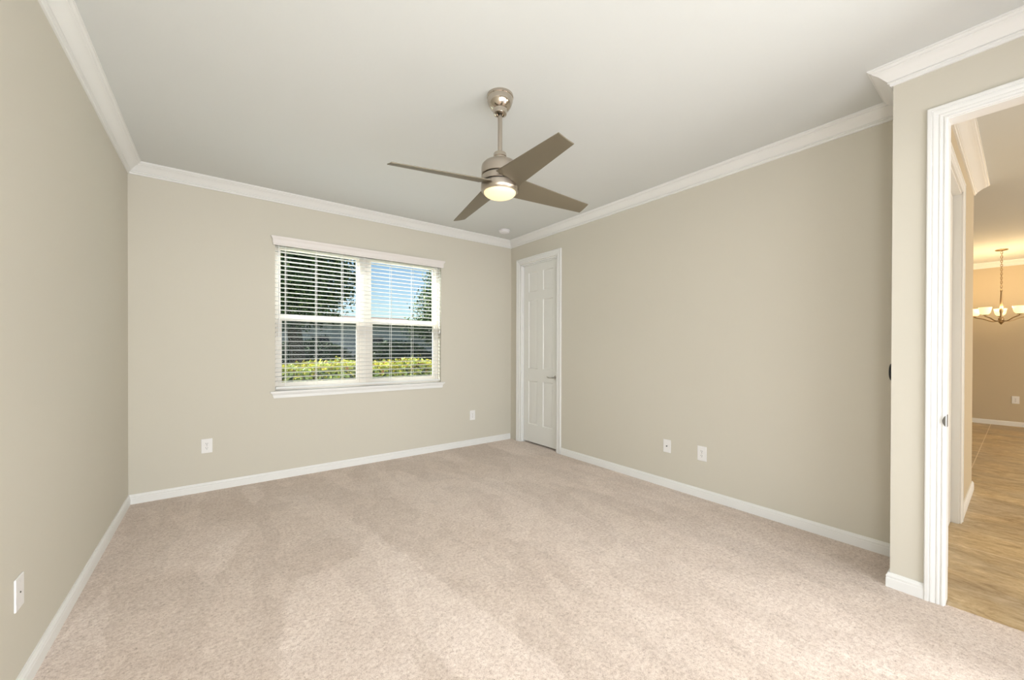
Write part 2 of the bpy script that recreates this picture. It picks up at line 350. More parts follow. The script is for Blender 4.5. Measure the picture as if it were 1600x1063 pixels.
# hall
segs([(XH, HY), (XE, HY), (XE, 3.0)], [(-u, w) for u, w in CROWN], H, False,
     [('trim_6', 'crown molding along the hall wall through the doorway', 'crown molding'), ('trim_7', 'crown molding past the hall outer corner', 'crown molding')], M['trim'])
segs([(4.462, HY), (XE, HY), (XE, 3.0)], [(-u, w) for u, w in BASE], -0.006, False,
     [('baseboard_hall', 'baseboard of the hall wall ending at its outer corner', 'baseboard'), ('baseboard_hall_side', 'baseboard past the hall corner', 'baseboard')], M['trim'])
segs([(XD, 3.0), (XD, -3.9)], [(-u, w) for u, w in CROWN], H, False, [('trim_8', 'crown molding above the dining wall', 'crown molding')], M['trim'])
segs([(XD, 3.0), (XD, -3.9)], [(-u, w) for u, w in BASE], -0.006, False, [('baseboard_dining', 'baseboard below the dining wall', 'baseboard')], M['trim'])

# ------------------------------------------------------------------ door casings
CAS = [(0, 0), (0, .009), (.003, .0115), (.009, .0120), (.011, .0085), (.014, .0080), (.017, .0090), (.020, .0125), (.026, .0130), (.028, .0105), (.031, .0105), (.035, .0125), (.045, .0150), (.048, .0150), (.050, .0125), (.053, .0125), (.055, .0180), (CW - .004, .0180), (CW, .0155), (CW, 0)]
def casing(mb, mapf, y0, y1, z, base=0.0):
    """casing around an opening y0..y1, height z; mapf(along, out, up) -> xyz"""
    k = len(CAS)
    rows = []
    for (py, pz, dy, dz) in ((y0, base, -1, 0), (y0, z, -1, 1), (y1, z, 1, 1), (y1, base, 1, 0)):
        rows.append([mapf(py + dy * u, w, pz + dz * u) for u, w in CAS])
    for i in range(3):
        vs = rows[i] + rows[i + 1]
        mb.add(vs, [(q, (q + 1) % k, k + (q + 1) % k, k + q) for q in range(k)] + [tuple(range(k)), tuple(range(k, 2 * k))[::-1]])
    return mb
JT = 0.016
# closet door (closed, slab set back)
d1 = struct(empty('door_1', (XR, (DY0 + DY1) / 2, 0)), 'closed white six-panel closet door in the right wall', 'door')
inv = lambda o: o
def child(mb, name, m_, root, **kw):
    o = mb.build(name, m_, root, **kw); o.location = -Vector(root.location) if root.rotation_euler[2] == 0 else o.location; return o
child(casing(MB(), lambda a, w, u: (XR - w, a, u), DY0 - 0.004, DY1 + 0.004, DZ + 0.004), 'door_casing', M['trim'], d1, smooth=30)
jb = MB()
jb.box((XR - 0.001, DY0, 0), (XR + T, DY0 + JT, DZ)).box((XR - 0.001, DY1 - JT, 0), (XR + T, DY1, DZ)).box((XR - 0.001, DY0, DZ - JT), (XR + T, DY1, DZ))
child(jb, 'door_jamb', M['trim'], d1, bevel=0.0015)
# slab with six raised panels
sx, s0, s1, sz0, sz1 = XR + 0.045, DY0 + JT + .003, DY1 - JT - .003, 0.022, DZ - JT - .003
slab = MB()
cols = [(s0 + .105, (s0 + s1) / 2 - .052), ((s0 + s1) / 2 + .052, s1 - .105)]
rowz = [(0.262, 0.848), (1.015, 1.935), (2.050, 2.312)]
ys = sorted([s0, s1] + [c for p_ in cols for c in p_]); zs = sorted([sz0, sz1] + [c for p_ in rowz for c in p_])
for i in range(len(ys) - 1):
    for j in range(len(zs) - 1):
        a0, a1, b0, b1 = ys[i], ys[i + 1], zs[j], zs[j + 1]
        if i % 2 == 1 and j % 2 == 1:
            rings = [(0, 0), (.007, .009), (.016, .0095), (.034, .0025), (.037, .0020)]
            pts = [[(sx + d, a0 + q, b0 + q), (sx + d, a1 - q, b0 + q), (sx + d, a1 - q, b1 - q), (sx + d, a0 + q, b1 - q)] for q, d in rings]
            vs = [p for r_ in pts for p in r_]; fs = []
            for r_ in range(len(rings) - 1):
                for e in range(4): fs.append((r_ * 4 + e, r_ * 4 + (e + 1) % 4, r_ * 4 + 4 + (e + 1) % 4, r_ * 4 + 4 + e))
            fs.append(tuple((len(rings) - 1) * 4 + e for e in range(4))); slab.add(vs, fs)
        else:
            slab.add([(sx, a0, b0), (sx, a1, b0), (sx, a1, b1), (sx, a0, b1)], [(0, 1, 2, 3)])
slab.add([(x, y, z) for x in (sx, sx + .035) for y, z in ((s0, sz0), (s1, sz0), (s1, sz1), (s0, sz1))], [(4, 5, 6, 7), (0, 1, 5, 4), (1, 2, 6, 5), (2, 3, 7, 6), (3, 0, 4, 7)])
leaf = child(slab, 'door_leaf', M['door'], d1, smooth=25)
bk = child(MB().box((XR + T - .012, DY0 + JT, 0), (XR + T, DY1 - JT, DZ - JT)), 'gap_shade_panel', M['dark'], d1)  # black panel behind the leaf, its colour stands for shade in the gap
hn = MB(); hy, hz = 3.545, 0.921
hn.prism([(.026 * math.cos(2 * math.pi * k / 24), .026 * math.sin(2 * math.pi * k / 24)) for k in range(24)], lambda u, v, t: (t, hy + u, hz + v), sx, sx - .008)
hn.tube([(sx - .006, hy, hz), (sx - .030, hy, hz), (sx - .046, hy + .004, hz), (sx - .050, hy + .018, hz), (sx - .050, hy + .05, hz - .004), (sx - .050, hy + .085, hz - .002), (sx - .049, hy + .108, hz + .004)], [.010, .010, .010, .0095, .008, .0072, .006], 14)
hnd = hn.build('door_handle', M['chrome'], leaf, smooth=40); tag(hnd, 'chrome lever handle')
stp = child(MB().box((XR + .025, DY0 + JT, 0), (sx - .002, DY0 + JT + .010, DZ - JT)).box((XR + .025, DY1 - JT - .010, 0), (sx - .002, DY1 - JT, DZ - JT)).box((XR + .025, DY0 + JT, DZ - JT - .010), (sx - .002, DY1 - JT, DZ - JT)), 'door_stop', M['trim'], d1, bevel=0.001)

# bedroom doorway (open)
d2 = struct(empty('door_2', (XJ, 0, 0)), 'open white cased doorway to the tiled hall', 'doorway')
mb = casing(MB(), lambda a, w, u: (XJ - w, a, u), BY0 - 0.004, BY1 + 0.003, BZ + 0.004)
child(mb, 'door_casing', M['trim'], d2, smooth=30)
mb = casing(MB(), lambda a, w, u: (XH + w, a, u), BY0 + 0.25, BY1 - .02 - .06 + .06, BZ + 0.004)
jb = MB().box((XJ - 0.001, BY1 - 0.001, 0), (XH + .001, BY1 + .014, BZ)).box((XJ - 0.001, BY0 - .014, 0), (XH + .001, BY0, BZ)).box((XJ - 0.001, BY0 - .014, BZ - .001), (XH + .001, BY1 + .014, BZ + .014))
child(jb, 'door_jamb', M['trim'], d2, bevel=0.0015)
sp = MB().box((XJ + .002, BY1 - .0030, 0.900), (XJ + .030, BY1 - .0010, 0.960))
lens = [(.001 + .0115 * math.sin(math.pi * k / 12), -.030 + .060 * k / 12) for k in range(13)]
sp.prism(lens, lambda u, v, t: (t, BY1 + u, 0.930 + v), XJ - .0200, XJ - .0175)
o = child(sp, 'strike_plate', M['dark_metal'], d2, bevel=.0006); tag(o, 'dark metal strike plate')
# hall door frame
d3 = struct(empty('door_3', ((HX0 + HX1) / 2, HY, 0)), 'white cased door frame in the hall wall, seen edge-on', 'doorway')
child(casing(MB(), lambda a, w, u: (a, HY - w, u), HX0 - 0.004, HX1 + 0.004, BZ + 0.014, -0.006), 'door_casing', M['trim'], d3, smooth=30)
child(MB().box((HX1 - .016, HY - .001, -0.006), (HX1, YJ, BZ + .01)).box((HX0, HY - .001, -0.006), (HX0 + .016, YJ, BZ + .01)).box((HX0, HY - .001, BZ - .006), (HX1, YJ, BZ + .01)), 'door_jamb', M['trim'], d3, bevel=.001)
child(MB().box((HX0 + .016, HY + .040, 0.0), (HX1 - .016, HY + .075, BZ - .01)), 'door_leaf', M['door'], d3, bevel=.001)

# ------------------------------------------------------------------ window
w1 = struct(empty('window_1', ((WX0 + WX1) / 2, YB, WZ0)), 'twin single-hung white window in the far wall', 'window')
W = []
def wchild(mb, name, m_, **kw): return child(mb, name, m_, w1, **kw)
mc = 1.323  # mullion centre
fr = MB(); F0, F1 = YB + .085, YB + .155
fr.box((WX0, F0, WZ0 + .035), (WX0 + .035, F1, WZ1 - .035)).box((WX1 - .035, F0, WZ0 + .035), (WX1, F1, WZ1 - .035)).box((WX0, F0, WZ0), (WX1, F1, WZ0 + .035)).box((WX0, F0, WZ1 - .035), (WX1, F1, WZ1)).box((mc - .058, F0, WZ0 + .035), (mc + .058, F1, WZ1 - .035))
wchild(fr, 'window_frame', M['vinyl'], bevel=.003)
MR = 1.575
for a, b in ((WX0 + .033, mc - .056), (mc + .056, WX1 - .033)):
    u = MB(); y0, y1 = YB + .122, YB + .145
    u.box((a, y0, MR + .055), (a + .026, y1, WZ1 - .06)).box((b - .026, y0, MR + .055), (b, y1, WZ1 - .06)).box((a, y0, MR), (b, y1, MR + .055)).box((a, y0, WZ1 - .06), (b, y1, WZ1 - .03))
    us = wchild(u, 'upper_sash', M['vinyl'], bevel=.003)
    MB().box((a + .02, YB + .131, MR + .045), (b - .02, YB + .135, WZ1 - .05)).build('glass_pane', M['glass'], us)
    l = MB(); y0, y1 = YB + .094, YB + .120
    l.box((a, y0, WZ0 + .075), (a + .034, y1, MR - .012)).box((b - .034, y0, WZ0 + .075), (b, y1, MR - .012)).box((a, y0, MR - .012), (b, y1, MR + .035)).box((a, y0, WZ0 + .03), (b, y1, WZ0 + .075))
    l.box(((a + b) / 2 - .03, y0 - .010, MR + .012), ((a + b) / 2 + .03, y0, MR + .030))
    ls = wchild(l, 'lower_sash', M['vinyl'], bevel=.003)
    MB().box((a + .028, YB + .105, WZ0 + .07), (b - .028, YB + .109, MR - .006)).build('glass_pane', M['glass'], ls)
    sc_ = MB().box((a + .006, YB + .1475, WZ0 + .035), (b - .006, YB + .1480, MR + .02))
    wchild(sc_, 'insect_screen', M['screen'])
# stool and apron
st = MB().box((WX0 - .042, YB - .032, WZ0 - .018), (WX1 + .042, YB + .001, WZ0 + .001)).box((WX0, YB, WZ0 - .018), (WX1, YB + .09, WZ0 + .001))
wchild(st, 'window_sill', M['trim'], bevel=.004)
AP = [(0, 0), (.014, 0), (.016, .008), (.014, .016), (.010, .030), (.016, .038), (.020, .046), (.020, .050), (0, .050)]
def ap(u, v, t):
    e = 0.018 * (1 - v / .05)
    return ((WX0 - .030 + e) if t == 0 else (WX1 + .030 - e), YB - u, WZ0 - .068 + v)
wchild(MB().prism(AP, ap, 0, 1), 'apron', M['trim'], smooth=30)

# ------------------------------------------------------------------ faux-wood blind
bl = tag(empty('window_blind', (mc, YB, WZ0)), 'white horizontal slat blind with open slats hanging in the window', 'window blind')
def bchild(mb, name, m_, **kw): return child(mb, name, m_, bl, **kw)
BY = YB + .036
VAL = [(0, 0), (.010, 0), (.010, .012), (.013, .016), (.013, .050), (.016, .058), (.022, .066), (.026, .074), (.028, .084), (0, .084)]
va = MB()
zv = 2.292
vx0, vx1, vy = WX0 - .008, WX1 + .010, YB - .012
k = len(VAL)
rows = [[(vx0 - u, YB, zv + v) for u, v in VAL], [(vx0 - u, vy - u, zv + v) for u, v in VAL], [(vx1 + u, vy - u, zv + v) for u, v in VAL], [(vx1 + u, YB, zv + v) for u, v in VAL]]
for i in range(3):
    va.add(rows[i] + rows[i + 1], [(q, (q + 1) % k, k + (q + 1) % k, k + q) for q in range(k)] + [tuple(range(k)), tuple(range(k, 2 * k))[::-1]])
bchild(va, 'valance', M['valance'], smooth=30)
bchild(MB().box((WX0 + .004, BY - .028, zv + .004), (WX1 - .004, BY + .028, zv + .047)), 'headrail', M['slat'], bevel=.002)
sl = MB(); N_S = 31; zb0 = WZ0 + .048; pitch = (zv - .008 - zb0) / N_S
for i in range(1, N_S + 1):
    z = zb0 + i * pitch; tl = R(1.0)
    prof = []
    for q in range(9):
        yy = -.025 + .050 * q / 8; prof.append((yy, .0022 * (1 - (yy / .025) ** 2) + .0014 + math.tan(tl) * yy))
    prof += [(yy, zz - .0044) for yy, zz in prof[::-1]]
    sl.prism(prof, lambda u, v, t: (t, BY + u, z + v), WX0 + .005, WX1 - .005)
bchild(sl, 'slats', M['slat'], smooth=50)
bchild(MB().box((WX0 + .005, BY - .026, WZ0 + .020), (WX1 - .005, BY + .026, WZ0 + .040)), 'bottom_rail', M['slat'], bevel=.003)
for cx_ in (0.535, 0.812, 1.068, 1.30, 1.60, 1.865, 2.175):
    c_ = MB()
    for yy in (-.0265, .0265): c_.box((cx_ - .0016, BY + yy - .0008, WZ0 + .038), (cx_ + .0016, BY + yy + .0008, zv + .01))
    c_.tube([(cx_ + .012, BY, WZ0 + .036), (cx_ + .012, BY, zv + .01)], .0009, 5)
    bchild(c_, 'ladder_cord', M['cord'])
wd = MB().tube([(WX0 + .030, BY - .040, zv + .01), (WX0 + .030, BY - .041, zv - .02), (WX0 + .031, BY - .041, 1.44)], .0042, 8).tube([(WX0 + .031, BY - .041, 1.44), (WX0 + .031, BY - .041, 1.40)], [.0055, .0048], 8)
o = bchild(wd, 'tilt_wand', M['plate'], smooth=40)
pc = MB()
for dx_, zz in ((-.020, 1.52), (-.030, 1.50)):
    pc.tube([(WX1 + dx_, BY - .038, zv + .01), (WX1 + dx_, BY - .038, zz)], .0018, 6); pc.tube([(WX1 + dx_, BY - .038, zz + .002), (WX1 + dx_, BY - .038, zz - .035)], [.003, .007], 10)
bchild(pc, 'pull_cord', M['cord'], smooth=40)

# ------------------------------------------------------------------ ceiling fan
FX, FY = 1.347, 1.9015
fan = tag(empty('ceiling_fan', (FX, FY, 2.16)), 'brushed nickel four-blade ceiling fan with lit frosted glass light', 'ceiling fan')
def fchild(mb, name, m_, **kw):
    o = mb.build(name, m_, fan, **kw); o.location = (0, 0, -2.16); return o
fchild(MB().lathe([(0, H), (.079, H), (.080, 2.792), (.079, 2.786), (.076, 2.783), (.0765, 2.768), (.069, 2.746), (.056, 2.724), (.043, 2.717), (.042, 2.714), (.042, 2.700), (.038, 2.690), (.024, 2.685), (.021, 2.700), (0, 2.700)]), 'canopy', M['nickel_shiny'], smooth=35)
fchild(MB().lathe([(.0, 2.72), (.0132, 2.72), (.0132, 2.45), (0, 2.45)], 32), 'downrod', M['nickel'], smooth=40)
fchild(MB().lathe([(0, 2.462), (.026, 2.462), (.036, 2.457), (.039, 2.451), (.039, 2.436), (.036, 2.433), (.036, 2.430), (.039, 2.427), (.039, 2.408), (.044, 2.403), (0, 2.400)], 40), 'coupling', M['nickel_shiny'], smooth=35)
fchild(MB().lathe([(0, 2.408), (.050, 2.406), (.078, 2.401), (.097, 2.393), (.1075, 2.381), (.111, 2.365), (.111, 2.322), (.109, 2.320), (.104, 2.319), (0, 2.319)], 64), 'motor_housing', M['nickel'], smooth=35)
fchild(MB().lathe([(0, 2.321), (.103, 2.321), (.103, 2.268), (0, 2.268)], 48), 'hub_gap', M['dark'], smooth=40)
fchild(MB().lathe([(.104, 2.3135), (.109, 2.3135), (.111, 2.3115), (.111, 2.2790), (.109, 2.2770), (.104, 2.2770), (.104, 2.3135)], 64), 'hub_band', M['nickel'], smooth=35)
fchild(MB().lathe([(0, 2.2715), (.109, 2.2715), (.1125, 2.268), (.1135, 2.240), (.1105, 2.229), (.1035, 2.2205), (.097, 2.2205), (.097, 2.240), (0, 2.240)], 64), 'light_ring', M['nickel'], smooth=35)
gl = [(0.0955, 2.236), (.0955, 2.226)] + [(.0955 * math.cos(t_), 2.221 - .034 * math.sin(t_)) for t_ in [R(90) * i / 10 for i in range(11)]]
fchild(MB().lathe(gl, 64), 'glass_shade', M['fanglass'], smooth=60)
def blade_mesh():
    b = MB(); n = 14; wR, wT, r0, r1 = .166, .094, .100, .648; th = .006
    top = []; bot = []
    for i in range(n + 1):
        t_ = i / n; r_ = r0 + (r1 - r0) * t_; hw = (wR + (wT - wR) * t_) / 2
        row = []
        for q in range(7):
            v_ = -1 + 2 * q / 6; row.append((r_, v_ * hw, -.002 * (1 - v_ * v_)))
        top.append(row)
    vs = [(x, y, z + th / 2) for r_ in top for x, y, z in r_] + [(x, y, z - th / 2) for r_ in top for x, y, z in r_]
    o_ = (n + 1) * 7; fs = []
    for i in range(n):
        for q in range(6):
            a = i * 7 + q; fs.append((a, a + 7, a + 8, a + 1)); fs.append((o_ + a, o_ + a + 1, o_ + a + 8, o_ + a + 7))
        for q in (0, 6): a = i * 7 + q; fs.append((a, a + 7, o_ + a + 7, o_ + a))
    for i in (0, n):
        for q in range(6): a = i * 7 + q; fs.append((a, a + 1, o_ + a + 1, o_ + a))
    b.add(vs, fs); return b
b0 = blade_mesh().build('blade', M['blade'], fan, smooth=40)
b0.modifiers.new('edge', 'BEVEL').width = .0015
for i in range(4):
    bo = b0 if i == 0 else b0.copy()
    if i: COL.objects.link(bo); bo.parent = fan
    ang = R(172.5 - 90 * i)
    bo.matrix_local = Matrix.Translation((0, 0, 2.2447 - 2.16)) @ Matrix.Rotation(ang, 4, 'Z') @ Matrix.Translation((.648, 0, 0)) @ Matrix.Rotation(R(2.8), 4, 'Y') @ Matrix.Rotation(R(-16.8), 4, 'X') @ Matrix.Translation((-.648, 0, 0))

# ------------------------------------------------------------------ smoke detector, dial
sd = tag(empty('smoke_detector', (2.922, 4.023, H)), 'round white smoke detector on the ceiling near the far right corner', 'smoke detector')
MB().lathe([(0, 0), (.072, 0), (.072, -.008), (.070, -.012), (0, -.012)], 40).build('mounting_base', M['smoke'], sd, smooth=35)
MB().lathe([(0, -.012), (.064, -.012), (.066, -.018), (.062, -.028), (.052, -.034), (0, -.036)], 40).build('cover', M['smoke'], sd, smooth=35)
th = tag(empty('wall_thermostat', (2.985, YJ, 1.162), 0), 'round black dial just peeking out past the wall corner left of the doorway', 'thermostat')
cir = lambda r_, n=40: [(r_ * math.cos(2 * math.pi * k / n), r_ * math.sin(2 * math.pi * k / n)) for k in range(n)]
MB().prism(cir(.050), lambda u, v, t: (u, t, v), 0, .006).build('back_plate', M['black'], th, smooth=40)
MB().lathe([(0, .006), (.047, .006), (.049, .009), (.046, .014), (.038, .0165), (0, .0175)], 40).build('dial', M['black'], th, smooth=40, rot=(R(-90), 0, 0))

# ------------------------------------------------------------------ wall plates
def plate_base(parent, w, h):
    b = MB().prism([(-w / 2, -h / 2), (w / 2, -h / 2), (w / 2, h / 2), (-w / 2, h / 2)], lambda u, v, t: (u, t, v), 0, -.006)
    return b.build('cover_plate', M['plate'], parent, bevel=.003)
def duplex(name='wall_outlet'):
    root = empty(name, (0, 0, 0)); plate_base(root, .080, .127)
    for s in (1, -1):
        pts = []
        for k_ in range(28):
            a = 2 * math.pi * k_ / 28; pts.append((max(-.0165, min(.0165, .0195 * math.cos(a))), .0145 * math.sin(a) + s * .0195))
        r_ = MB().prism(pts, lambda u, v, t: (u, t, v), -.0055, -.0075).build('receptacle', M['plate'], root)
        q = MB().box((-.0075, -.0080, s * .0195 - .001), (-.0050, -.0074, s * .0195 + .008)).box((.0050, -.0080, s * .0195 + .000), (.0072, -.0074, s * .0195 + .007))
        q.prism([(.0028 * math.cos(k_ * math.pi / 5), s * .0195 - .0075 + .0028 * math.sin(k_ * math.pi / 5)) for k_ in range(10)], lambda u, v, t: (u, t, v), -.0074, -.0080)
        q.build('slots', M['dark'], r_)
    MB().prism(cir(.003, 12), lambda u, v, t: (u, t, v), -.0055, -.0068).build('screw', M['chrome'], root)
    return root
def jack(name='cable_plate', big=False):
    root = empty(name, (0, 0, 0)); plate_base(root, .076, .120)
    if not big:
        j = MB().prism(cir(.0055, 6), lambda u, v, t: (u, t, v), -.006, -.010).prism(cir(.004, 14), lambda u, v, t: (u, t, v), -.010, -.017)
        j.build('connector', M['dark'], root)
    else:
        MB().prism(cir(.003, 12), lambda u, v, t: (u, t, v), -.006, -.008).build('connector', M['dark'], root)
    for s in (1, -1): MB().prism(cir(.0026, 12), lambda u, v, t: (u, t, v + s * .042), -.0055, -.0066).build('screw', M['plate'], root)
    return root
ou = duplex()
spots = [((-.082, YB, .407), 0, 'white duplex outlet low on the far wall left of the window'),
         ((2.692, YB, .399), 0, 'white duplex outlet low on the far wall between window and closet door'),
         ((XR, 1.672, .383), R(-90), 'white duplex outlet on the right wall nearer the open doorway'),
         ((XD, 0.075, .44), R(-90), 'white outlet low on the dining wall below the chandelier')]
for i, (l, rz, lb) in enumerate(spots):
    o = ou if i == 0 else copy_tree(ou)
    o.location = l; o.rotation_euler = (0, 0, rz); tag(o, lb, 'outlet')
j1 = jack(); j1.location = (XR, 1.999, .383); j1.rotation_euler = (0, 0, R(-90)); tag(j1, 'white cover plate with one dark cable jack on the right wall', 'cable plate')
j2 = jack(big=True); j2.location = (XL, 2.228, .386); j2.rotation_euler = (0, 0, R(90)); tag(j2, 'white cover plate with a tiny centre jack on the left wall', 'cable plate')

# ------------------------------------------------------------------ chandelier in the dining room
CX_, CY_ = 9.43, 0.205
ch = tag(empty('chandelier', (CX_, CY_, 1.66)), 'brass chandelier with lit bell glass shades in the dining room', 'chandelier')
def cchild(mb, name, m_, par=None, **kw):
    o = mb.build(name, m_, par or ch, **kw)
    if par is None: o.location = (0, 0, -1.66)
    return o
cchild(MB().lathe([(0, H), (.065, H), (.065, 2.792), (.050, 2.782), (.012, 2.775), (0, 2.774)], 32), 'canopy', M['brass'], smooth=35)
cn = MB(); zc_, i = 2.772, 0
while zc_ > 2.19:
    pts = []
    for k_ in range(13):
        a = 2 * math.pi * k_ / 12; x_, y_ = .010 * math.cos(a), .021 * math.sin(a)
        pts.append((x_ if i % 2 else 0, 0 if i % 2 else x_, zc_ - .021 + y_))
    cn.tube(pts, .0032, 6); zc_ -= .032; i += 1
cchild(cn, 'chain', M['brass'], smooth=50)
cchild(MB().lathe([(0, 2.185), (.008, 2.18), (.010, 2.10), (.016, 1.96), (.020, 1.86), (.013, 1.84), (.012, 1.78), (.026, 1.77), (.030, 1.75), (.022, 1.73), (.026, 1.72), (.030, 1.705), (.018, 1.69), (.010, 1.675), (0, 1.665)], 24), 'stem', M['brass'], smooth=50)
toc = math.atan2(-CY_, -CX_)
for phi in (38, -34, -106, -178, 110):
    a = toc + R(phi); u = Vector((math.cos(a), math.sin(a), 0)); RR = .27
    pts = []
    for t_ in np.linspace(0, 1, 12):
        pts.append(u * (.015 + (RR - .015) * t_) + Vector((0, 0, 1.735 - .030 * math.sin(math.pi * min(1, t_ * 1.5)) * (1 - t_) * 1.2 + .055 * t_ ** 1.6)))
    pts = [tuple(p) for p in pts] + [tuple(u * RR + Vector((0, 0, 1.80)))]
    arm = cchild(MB().tube(pts, .0075, 8).lathe([(0, 1.800), (.022, 1.800), (.026, 1.808), (.020, 1.815), (0, 1.815)], 20, (u.x * RR, u.y * RR)), 'arm', M['brass'], smooth=50)
    sprof = [(.022, 1.812), (.040, 1.820), (.052, 1.838), (.058, 1.862), (.062, 1.892), (.068, 1.922), (.065, 1.922), (.058, 1.892), (.054, 1.862), (.048, 1.842), (.036, 1.826), (.020, 1.818)]
    MB().lathe(sprof, 28, (u.x * RR, u.y * RR), closed=True).build('glass_shade', M['shade'], arm, smooth=50)
    MB().lathe([(0, 1.815), (.012, 1.818), (.014, 1.840), (.020, 1.862), (.014, 1.880), (0, 1.886)], 16, (u.x * RR, u.y * RR)).build('bulb', M['bulb'], arm, smooth=60)
    lamp('POINT', 'chandelier_bulb', (CX_ + u.x * RR, CY_ + u.y * RR, 1.92), 11.5, (1.0, 0.71, 0.38), radius=.03)

# ------------------------------------------------------------------ outdoors
rng = np.random.default_rng(7)
def leaves(name, mats, pts, size, weights, parent=None, stretch=1.6, upbias=0.0):
    """pts (n,3) leaf centres -> one mesh of small folded leaves"""
    n = len(pts); d = rng.normal(size=(n, 3)); d[:, 2] += upbias; d /= np.linalg.norm(d, axis=1)[:, None]
    e = np.cross(d, rng.normal(size=(n, 3))); e /= np.linalg.norm(e, axis=1)[:, None]; f = np.cross(d, e)
    s = size * rng.uniform(.6, 1.25, n)[:, None]
    P = np.asarray(pts)
    v = np.stack([P - e * s * stretch / 2, P + f * s / 2 + d * s * .12, P + e * s * stretch / 2, P - f * s / 2 + d * s * .12], 1).reshape(-1, 3)
    me = bpy.data.meshes.new(name); me.vertices.add(n * 4); me.vertices.foreach_set('co', v.ravel())
    me.loops.add(n * 4); me.loops.foreach_set('vertex_index', np.arange(n * 4, dtype=np.int32))
    me.polygons.add(n); me.polygons.foreach_set('loop_start', np.arange(0, n * 4, 4, dtype=np.int32))
    for m_ in mats: me.materials.append(m_)
    w = weights if callable(weights) else (lambda p: np.tile(weights, (len(p), 1)))
    W_ = w(P); W_ = W_ / W_.sum(1, keepdims=True); r_ = rng.random(n)[:, None]
    me.polygons.foreach_set('material_index', np.minimum((r_ > np.cumsum(W_, 1)).sum(1), len(mats) - 1).astype(np.int32))
    me.update(); me.validate(); o = bpy.data.objects.new(name, me); COL.objects.link(o)
    if parent: o.parent = parent
    return o
struct(MB().box((-30, YB + .16, -.25), (40, 60, -.06)).build('ground', M['lawn']), 'lawn behind the hedge outside the window', 'lawn')
struct(MB().box((-6, YB + .165, -.06), (12, 6.1, -.03)).build('path', M['paver']), 'unseen pale strip added below the window to bounce sunlight', 'bounce strip')  # pale strip hidden from the camera, added to bounce sun through the blind

# clipped hedge, just outside
hx0, hx1, hy0, hy1, hz = -1.6, 6.2, 6.25, 7.25, 1.03
hg = tag(empty('hedge', ((hx0 + hx1) / 2, (hy0 + hy1) / 2, -.06)), 'yellow-green clipped hedge just outside the window', 'hedge')
core = MB(); nx = 60
vs = []; fs = []
prof = [(hy0 + .10, 0), (hy0 + .06, .5), (hy0 + .08, .87), (hy0 + .2, .985), (hy1 - .2, .985), (hy1 - .06, .86), (hy1 - .1, 0)]
random.seed(3)
for i in range(nx + 1):
    for (y, z) in prof: vs.append((hx0 + (hx1 - hx0) * i / nx, y + random.uniform(-.04, .04), z + (random.uniform(-.04, .03) if z else 0)))
kk = len(prof)
for i in range(nx):
    for q in range(kk - 1): fs.append((i * kk + q, (i + 1) * kk + q, (i + 1) * kk + q + 1, i * kk + q + 1))
core.add(vs, fs); c_o = core.build('branches', M['hd_core'], hg, smooth=60); c_o.location = -Vector(hg.location) + Vector((0, 0, -.06))
n = 30000; px_ = rng.uniform(hx0, hx1, n); side = rng.random(n) < .5
lump = .035 * np.sin(px_ * 5.1) + .025 * np.sin(px_ * 11.3 + 1)
py_ = np.where(side, hy0 + .03 + lump + rng.normal(0, .03, n), rng.uniform(hy0, hy1, n))
pz_ = np.where(side, rng.uniform(.2, hz, n), hz - .03 + lump * .7 + rng.normal(0, .028, n) + (rng.random(n) < .02) * rng.uniform(0, .08, n))
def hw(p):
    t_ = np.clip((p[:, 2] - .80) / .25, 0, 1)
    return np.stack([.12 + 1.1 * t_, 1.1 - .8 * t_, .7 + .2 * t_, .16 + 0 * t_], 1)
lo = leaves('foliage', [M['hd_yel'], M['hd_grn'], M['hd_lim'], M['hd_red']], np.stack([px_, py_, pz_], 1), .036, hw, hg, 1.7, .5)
lo.location = -Vector(hg.location); lo['kind'] = 'stuff'

# second dark hedge further off
def blob_bush(name, label, cat, c, rad, nl, size, mats, w, group=None):
    root = tag(empty(name, (c[0], c[1], -.06)), label, cat, group)
    core = MB(); n1, n2 = 20, 12; vs = []
    for i in range(n1):
        for j in range(n2 + 1):
            a, b = 2 * math.pi * i / n1, math.pi * (j / n2) - math.pi / 2
            k_ = 0.86 + random.uniform(-.05, .05); vs.append((rad[0] * k_ * math.cos(a) * math.cos(b), rad[1] * k_ * math.sin(a) * math.cos(b), rad[2] * (1 + k_ * math.sin(b)) * .98))
    fs = [(i * (n2 + 1) + j, ((i + 1) % n1) * (n2 + 1) + j, ((i + 1) % n1) * (n2 + 1) + j + 1, i * (n2 + 1) + j + 1) for i in range(n1) for j in range(n2)]
    core.add(vs, fs).build('branches', M['hd_core'], root, smooth=80)
    d = rng.normal(size=(nl, 3)); d /= np.linalg.norm(d, axis=1)[:, None]
    P = d * np.array(rad) * rng.uniform(.86, 1.05, nl)[:, None]; P[:, 2] += rad[2]
    lo = leaves('foliage', mats, P, size, w, root); lo['kind'] = 'stuff'
    return root
DK = [M['lf_dark'], M['lf_mid'], M['lf_lite']]
for i, (x, y, rx, rz_, lb) in enumerate([(2.6, 16.0, 1.65, .80, 'dark low shrub outside, behind the left part of the hedge'), (6.1, 16.4, 1.65, .82, 'dark low shrub outside, seen left of the window mullion'), (9.8, 16.0, 1.8, 1.0, 'taller dark shrub outside, behind the right window sash'), (13.9, 16.6, 2.0, 1.05, 'dark shrub outside below the smaller tree')]):
    blob_bush('shrub', lb, 'shrub', (x, y), (rx, .9, rz_), 7000, .075, DK, [.6, .32, .08], 'dark shrubs beyond the hedge')

